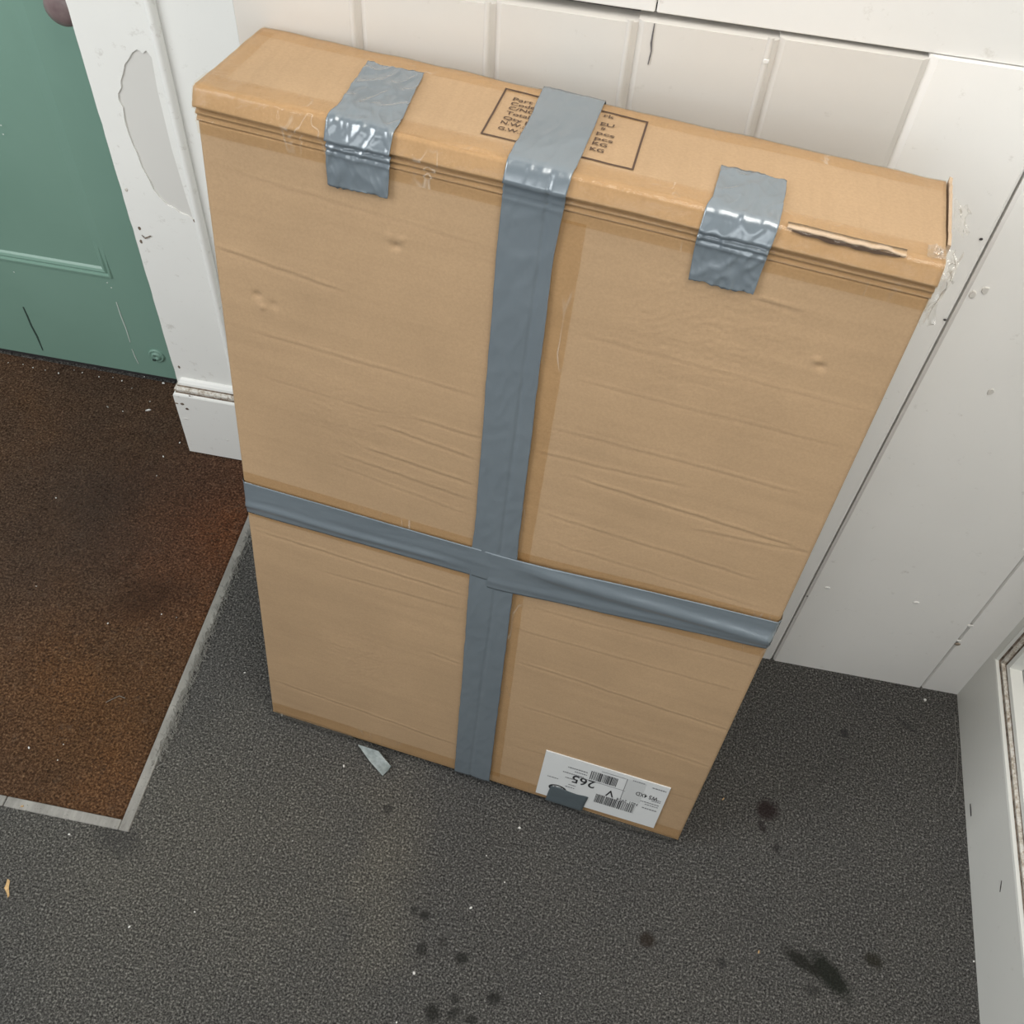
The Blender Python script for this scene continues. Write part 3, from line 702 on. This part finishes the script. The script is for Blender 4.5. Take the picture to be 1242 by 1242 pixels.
# grey duct tape: long vertical strip over the top and down the seam
vt = tape('duct_tape', 'duct', [(st(D-R2)-2*A2-.03, .2585, .3135), (st(.130), .2588, .3137), (st(.06), .2640, .3165), (st(.0103), .2650, .3180), (0, .2650, .3170), (sf(.86), .2645, .3125), (sf(.51), .2708, .3195), (sf(.48), .2696, .3208), (sf(.25), .2745, .3250), (sf(.002), .2783, .3295), (sf(R2)+2*A2+.03, .2783, .3295)],
    .0025, .0004, 40, .00055, 1.5, .8, True)
def bl(u, q): return .0022*math.exp(-((q-.28-.05*nz(u*12, 1))/.10)**2)*max(0, min(1, (.27-u)/.05))+.0006*math.exp(-((q-.55)/.15)**2)
htape('duct_tape', 'duct', [(-.012, .4290, .4790), (0, .4295, .4790), (.27, .4335, .4797), (.3030, .432, .4800)], .0027, .0004, 22, .0003, 2., bl)
def br(u, q): return .0040*max(0, min(1, (u-.31)/.05))*math.exp(-((q-(.80-.45*(u-.33)/.27))/.17)**2)+.0010*math.exp(-((q-.2)/.1)**2)
htape('duct_tape', 'duct', [(.292, .4215, .4800), (.308, .4220, .4803), (.45, .4385, .4905), (W, .4553, .5012), (W+.012, .4556, .5014)], .0033, .0004, 26, .0003, 6., br)
# short patches over the top edge
(a1, _), (a2, _) = tuv(443, 80), tuv(513, 92)
tape('duct_tape', 'duct', [(st(.1035), .1089, .1598), (st(.004+.01), .1185, .1725), (0, .1165, .1725), (sf(.9), .1150, .1702), (sf(.8735), .1155, .1688)], .0023, .0004, 48, .0016, 11.5, .8, False, .004)
tape('duct_tape', 'duct', [(st(.064), .4233, .4758), (st(.012), .4240, .4772), (0, .4215, .4772), (sf(.9), .4205, .4755), (sf(.8685), .4226, .4743)], .0023, .0004, 48, .0015, 23.5, .8, False, .003)
# dark piece holding the bottom of the label
lb = [(fuv(*p)) for p in ((672, 954), (718, 967), (666, 977), (708, 985))]
tape('duct_tape', 'duct_dark', [(sf(.044), .4140, .4670), (sf(.004), .4115, .4640), (sf(R2)+2*A2+.03, .4115, .4640)], .0022, .0004, 14, .0004, 31., .5, False, .004)['label'] = 'small dark grey tape piece over the label edge'

# crumpled clear film sticking out at the right end corners
def film(name, ctr, su, sv, seed, amp=.004, n=16):
    V = []; C0 = B(*ctr)
    for j in range(n):
        for i in range(n):
            a = i/(n-1); b = j/(n-1); e = (1+.35*nz(a*3, b*3, seed))
            p = C0+su*(a*e)+sv*(b-.5)*e+(EY*nz(a*4, b*6, seed+2)+EX*nz(a*5, b*4, seed+8)*.6+EZ*nz(a*6, b*5, seed+5))*amp*(.3+a)
            V.append(p)
    return cpart(name, V, [(j*n+i, j*n+i+1, (j+1)*n+i+1, (j+1)*n+i) for j in range(n-1) for i in range(n-1)], 'film')
film('clear_film', (W+.001, H-.006, .012), EX*.011-EZ*.004, EY*.028+EZ*.010, 3.3, .005)
film('clear_film', (W+.006, H+.0, .078), EX*.013-EZ*.004, EY*.045, 9.1, .004)
film('clear_film', (W+.0005, H-.030, .006), EX*.010-EZ*.004, EZ*.045, 12.7, .004)
film('clear_film', (W-.014, H+.0016, .012), EX*.013+EZ*.002, EY*.018, 15.2, .003)
# film peeping out below the bottom edge and a twisted tail of tape
u0, v0 = fuv(738, 1000); u1, v1 = fuv(818, 1021)
V = []
for i in range(24):
    t = i/23; u = .452+(W-.008-.452)*t
    for k, (v, wv) in enumerate(((.004, .0012), (-.002-.005*math.sin(math.pi*t)**.7, -.001-.003*nz(t*7, 3)), (-.004-.007*math.sin(math.pi*t)**.7, .004))):
        V.append(B(u, v+.001*nz(t*12, k), wv))
cpart('clear_film', V, [(3*i+a, 3*i+a+1, 3*i+4+a, 3*i+3+a) for i in range(23) for a in range(2)], 'film')
V = []
for i in range(22):
    t = i/21; u = .004+(.125-.004)*t
    for k, (v, wv) in enumerate(((.005, .0008), (-.002-.004*math.sin(math.pi*t)**.7, -.0005), (-.003-.005*math.sin(math.pi*t)**.7, .005))):
        V.append(B(u, v+.001*nz(t*12, k+5), wv))
cpart('clear_film', V, [(3*i+a, 3*i+a+1, 3*i+4+a, 3*i+3+a) for i in range(21) for a in range(2)], 'film')
qa = [at(u, v, 2, .011) for u, v in ((436, 905), (455, 911), (462, 914))]
qb = [at(u, v, 2, .004) for u, v in ((458, 935), (466, 925), (474, 930))]
t0 = [at(434, 903, 2, .016), at(444, 906, 2, .017), at(459, 911, 2, .016)]
t1 = [at(448, 923, 2, .009), at(458, 918, 2, .0095), at(467, 921, 2, .008)]
t2 = [at(464, 941, 2, .0015), at(470, 936, 2, .003), at(475, 930, 2, .002)]
t3 = [at(466, 939, 2, .004), at(471, 934, 2, .005), at(475, 928, 2, .0045)]
V = []
for rows in (t0, t1, t2, t3): V += rows
tl = cpart('tape_tail', V, [(3*j+i, 3*j+i+1, 3*j+i+4, 3*j+i+3) for j in range(3) for i in range(2)], None or 'paper2')
t = NT('pale_grey_tape_back'); tl.data.materials[0] = t.fin(t.ramp(t.noise(120, 4), [(.3, (.16, .19, .19)), (.7, (.32, .36, .355))]), .35, t.bump(t.noise(160, 4), .4, .001), .5)
tl['label'] = 'loose pale grey tape tail sticking out below the carton'

# ---- shipping label, pasted upside down
L = [fuv(663, 909), fuv(814, 955), fuv(650, 960-.5), fuv(793, 1003)]     # top left, top right, bottom left, bottom right
def lab(a, b, off):
    u = (L[2][0]*(1-a)+L[3][0]*a)*(1-b)+(L[0][0]*(1-a)+L[1][0]*a)*b
    v = (L[2][1]*(1-a)+L[3][1]*a)*(1-b)+(L[0][1]*(1-a)+L[1][1]*a)*b
    return B(u, v, -off)
LO = .0019
V = [lab(a, b, LO) for b in ls(0, 1, 5) for a in ls(0, 1, 9)]+[lab(a, b, .0004) for b in (0, 1) for a in (0, 1)]
Fc = [(j*9+i, j*9+i+1, (j+1)*9+i+1, (j+1)*9+i) for j in range(4) for i in range(8)]+[(45, 46, *range(8, -1, -1)), (47, 48, *range(44, 35, -1)), (45, 47, 36, 27, 18, 9, 0), (46, 48, 44, 35, 26, 17, 8)]
label = cpart('shipping_label', V, Fc, 'paper', False); label['label'] = 'white courier label pasted upside down near the bottom edge'
def quads(name, rects, mat, fn, parent, off):
    V = []; Fc = []
    for (x0, y0, x1, y1) in rects:
        k = len(V); V += [fn(x0, y0, off), fn(x1, y0, off), fn(x1, y1, off), fn(x0, y1, off)]; Fc.append((k, k+1, k+2, k+3))
    return cpart(name, V, Fc, mat, False, parent)
def lpx(px, py):                               # pixel -> label (a, b)
    u, v = fuv(px, py); a = b = .5
    for _ in range(12):
        uL = L[2][0]*(1-b)+L[0][0]*b; uR = L[3][0]*(1-b)+L[1][0]*b; a = (u-uL)/(uR-uL)
        vB = L[2][1]*(1-a)+L[3][1]*a; vT = L[0][1]*(1-a)+L[1][1]*a; b = (v-vB)/(vT-vB)
    return a, b
def textmesh(body, size, bold=0.0):
    cu = bpy.data.curves.new('txt', 'FONT'); cu.body = body; cu.size = size; cu.offset = bold; cu.resolution_u = 3
    o = bpy.data.objects.new('txt', cu); COL.objects.link(o)
    dg = bpy.context.evaluated_depsgraph_get(); me = bpy.data.meshes.new_from_object(o.evaluated_get(dg))
    V = [v.co.copy() for v in me.vertices]; Fc = [tuple(p.vertices) for p in me.polygons]
    bpy.data.objects.remove(o); bpy.data.meshes.remove(me); bpy.data.curves.remove(cu)
    return V, Fc
def put(name, body, fn, x0, x1, ybase, h, mat, parent, bold=.0):
    # fit the text between x0 and x1 (may run backwards), cap height h (signed) from ybase
    V, Fc = textmesh(body, 1., bold)
    mx = max(v.x for v in V); mn = min(v.x for v in V); k = (x1-x0)/(mx-mn)
    W2 = [fn(x0+(v.x-mn)*k, ybase+v.y*h/.69) for v in V]
    return cpart(name, W2, Fc, mat, False, parent)
lf = lambda a, b: lab(a, b, LO+.0003)
def pad(px, py): return lpx(px, py)
(ax, ay) = lpx(719, 957); (bx_, by_) = lpx(690, 947)
put('print', '265', lf, lpx(722, 951)[0], lpx(694, 944)[0], .655, -.165, 'ink', label, .012)
put('print', 'V', lf, lpx(746, 960)[0], lpx(736, 958)[0], .565, -.145, 'ink', label, .01)
put('print', 'W5 4XD', lf, lpx(800, 964)[0], lpx(774, 955)[0], .72, -.085, 'ink', label, .01)
put('print', 'N01 2954', lf, lpx(773, 976)[0], lpx(748, 968)[0], .455, -.06, 'ink', label, .0)
rb = random.Random(5)
def bars(a0, a1, b0, b1, n):
    out = []; a = a0
    while a < a1:
        wd = rb.choice([.004, .004, .007, .010]); out.append((a, b0, min(a+wd, a1), b1)); a += wd+rb.choice([.004, .005, .008])
    return out
quads('barcode', bars(.385, .60, .68, .87, 0), 'ink', lambda a, b, o: lab(a, b, o), label, LO+.0003)
quads('barcode', bars(.475, .80, .20, .40, 0), 'ink', lambda a, b, o: lab(a, b, o), label, LO+.0003)
quads('printed_line', [(.30, .645, .68, .655), (.46, .915, .66, .925), (.665, .45, .670, .93)], 'ink2', lambda a, b, o: lab(a, b, o), label, LO+.0003)
quads('shaded_field', [(.675, .47, .82, .93)], 'paper2', lambda a, b, o: lab(a, b, o), label, LO+.0002)
# lines of print too small to read
rows = [(.20, .36, .80, .8), (.26, .36, .74, .8), (.17, .34, .67, .8), (.20, .28, .56, .7), (.06, .15, .47, .4), (.71, .81, .93, .7), (.87, .98, .90, .9), (.90, .97, .655, .5), (.90, .97, .615, .5), (.82, .97, .545, .5), (.86, .97, .495, .5), (.85, .97, .405, 1.), (.24, .30, .42, .5), (.22, .30, .36, .5)]
for a0, a1, b, k in rows:
    rc = []; a = a0
    while a < a1:
        wd = rb.uniform(.008, .02); rc.append((a, b-.011*(.6+.5*k), min(a+wd, a1), b+.011*(.6+.5*k))); a += wd+.004
    quads('fine_print', rc, 'ink2', lambda a, b, o: lab(a, b, o), label, LO+.0003)['kind'] = 'stuff'
# round printed mark that the dark tape half covers
V = []; n = 28
for i in range(n):
    a = 2*math.pi*i/n
    for k in (1., .74): V.append(lab(.165+.075*k*math.cos(a), .245+.085*k*math.sin(a), LO+.0003))
cpart('printed_mark', V, [(2*i, 2*i+1, (2*i+3) % (2*n), (2*i+2) % (2*n)) for i in range(n)], 'ink', False, label)
quads('printed_mark', [(.135, .20, .15, .29), (.165, .19, .205, .23), (.17, .26, .20, .29)], 'ink', lambda a, b, o: lab(a, b, o), label, LO+.0003)

# ---- stencilled shipping mark on the top
sten = None
def tp(u, wv, off=.0009): return skin(u, st(wv), off)
c4 = [(.2289, .1165), (.3545, .1142), (.2339, .0293), (.3594, .0286)]
def sq(a, b, off=.0009):                       # a across, b from front to back
    u = (c4[2][0]*(1-a)+c4[3][0]*a)*(1-b)+(c4[0][0]*(1-a)+c4[1][0]*a)*b
    wv = (c4[2][1]*(1-a)+c4[3][1]*a)*(1-b)+(c4[0][1]*(1-a)+c4[1][1]*a)*b
    return tp(u, wv, off)
V = []; Fc = []
def seg(a0, b0, a1, b1, n=24):
    k = len(V)
    for i in range(n):
        t = i/(n-1)
        if abs(a1-a0) > abs(b1-b0)*.5 and a1-a0 > .1: V.extend([sq(a0+(a1-a0)*t, b0), sq(a0+(a1-a0)*t, b1)])
        else: V.extend([sq(a0, b0+(b1-b0)*t), sq(a1, b0+(b1-b0)*t)])
    Fc.extend([(k+2*i, k+2*i+1, k+2*i+3, k+2*i+2) for i in range(n-1)])
seg(0, 0, 1, .022); seg(0, .978, 1, 1); seg(0, 0, .0135, 1); seg(.9865, 0, 1, 1)
mark = cpart('stencil_mark', V, Fc, 'stencil', False); mark['label'] = 'dark printed shipping box mark with lines of lettering'
sf2 = lambda a, b: sq(a, b)
for body, x0, x1, b in [('S', .30, .33, .88), ('Part #', .085, .295, .795), ('Code', .085, .255, .700), ('C/NO.', .085, .29, .605), ('Total', .085, .245, .50), ('Qty p', .085, .27, .39), ('N.W.:', .085, .24, .285), ('G.W.:', .085, .24, .170),
                        ('rk', .705, .776, .88), ('EU', .703, .794, .70), ('#', .715, .745, .61), ('pcs', .70, .82, .50), ('pcs', .70, .82, .39), ('KG', .697, .793, .285), ('KG', .695, .785, .170)]:
    put('lettering', body, sf2, x0, x1, b, .062, 'stencil', mark, .012)
# faint strokes: rubbed print on the top face right of the mark
# ------------------------------------------------------------------ crumbs and chips
def chip(name, px, r, label, cat, group, mat, z, seed, sq=.6, rot=0.):
    p = at(px[0], px[1], 2, z); rr = random.Random(seed); n = 6; V = []
    r *= .82; rs = [r*(.7+.6*rr.random()) for _ in range(n)]
    for h, k in ((0, 1), (r*.55, .75)):
        for i in range(n):
            a = 2*math.pi*i/n; x, y = k*rs[i]*math.cos(a), k*sq*rs[i]*math.sin(a)
            V.append((x*math.cos(rot)-y*math.sin(rot), x*math.sin(rot)+y*math.cos(rot), h+.15*r*rr.random()))
    o = obj(name, V, [tuple(range(n-1, -1, -1)), tuple(range(n, 2*n))]+[(i, (i+1) % n, n+(i+1) % n, n+i) for i in range(n)], M[mat])
    o.location = p; return tag(o, label, cat, group)
for i, (u, v, r) in enumerate([(198, 465, .0034), (148, 462, .0022), (71, 453, .0024), (40, 446, .0018), (55, 449, .0015), (100, 452, .0016), (120, 457, .0018), (137, 458, .0015), (160, 471, .0016), (131, 494, .0015), (149, 499, .0018), (182, 487, .0014), (218, 537, .0024), (198, 554, .0024), (130, 493, .0012), (10, 440, .0015), (190, 577, .0014), (68, 604, .0016), (196, 745, .0018), (131, 756, .0018), (35, 907, .0022), (77, 903, .0013), (214, 749, .0012), (70, 922, .0014), (44, 711, .0012), (175, 457, .0014), (90, 449, .0013), (28, 442, .0014)]):
    chip('paint_chip', (u, v), r, 'tiny white paint chip lying on the brown doormat', 'chip', 'paint chips on the doormat', 'chip', -.0028, i, .7, i*.9)
chip('paint_chip', (180, 498), .0055, 'largest slim white paint flake on the brown doormat, near the skirting corner', 'chip', None, 'chip', -.0028, 77, .35, .5)
for i, (u, v, r) in enumerate([(84, 1012, .0021), (157, 1124, .0021), (236, 1106, .0017), (571, 1101, .0026), (502, 1180, .0026), (297, 816, .0018), (417, 929, .0024), (630, 1004, .0026), (612, 1070, .0016), (481, 1240, .0018), (1181, 1166, .0020), (299, 649, .0016), (590, 1038, .0012), (655, 1205, .0012), (355, 1020, .0012)]):
    chip('paint_crumb', (u, v), r, 'tiny white crumb lying on the open grey carpet', 'crumb', 'white crumbs on the carpet', 'chip', -.0002, 100+i, .8, i*1.3)
chip('paint_crumb', (1122, 849), .0036, 'largest white crumb on grey carpet, at the foot of the boards', 'crumb', None, 'chip', -.0002, 200, .75, .3)
chip('straw_crumb', (877, 969), .0038, 'small straw coloured splinter on carpet beside the carton corner', 'splinter', None, 'scrap', -.0002, 201, .35, .9)
chip('straw_crumb', (920, 1155), .0032, 'small tan splinter on carpet beside the biggest dark stain', 'splinter', None, 'scrap', -.0002, 202, .4, 1.4)
chip('straw_crumb', (27, 978), .0032, 'tan straw bit stuck on the aluminium edging strip', 'splinter', None, 'scrap', .0013, 203, .4, .3)
# curled scrap of dry leaf
pts = [(9, 1066), (12, 1068), (10.5, 1077), (11.5, 1086), (9.5, 1089), (8, 1083), (5, 1077), (7, 1073)]
V = [at(u, v, 2, .0015+.002*((i*3) % 3)) for i, (u, v) in enumerate(pts)]+[at(u, v, 2, .0005+.0012*((i*3) % 3)) for i, (u, v) in enumerate(pts)]
n = len(pts)
o = obj('leaf_scrap', V, [tuple(range(n)), tuple(range(2*n-1, n-1, -1))]+[(i, (i+1) % n, n+(i+1) % n, n+i) for i in range(n)], M['scrap'])
tag(o, 'small tan scrap of dry leaf lying on the grey carpet', 'leaf')
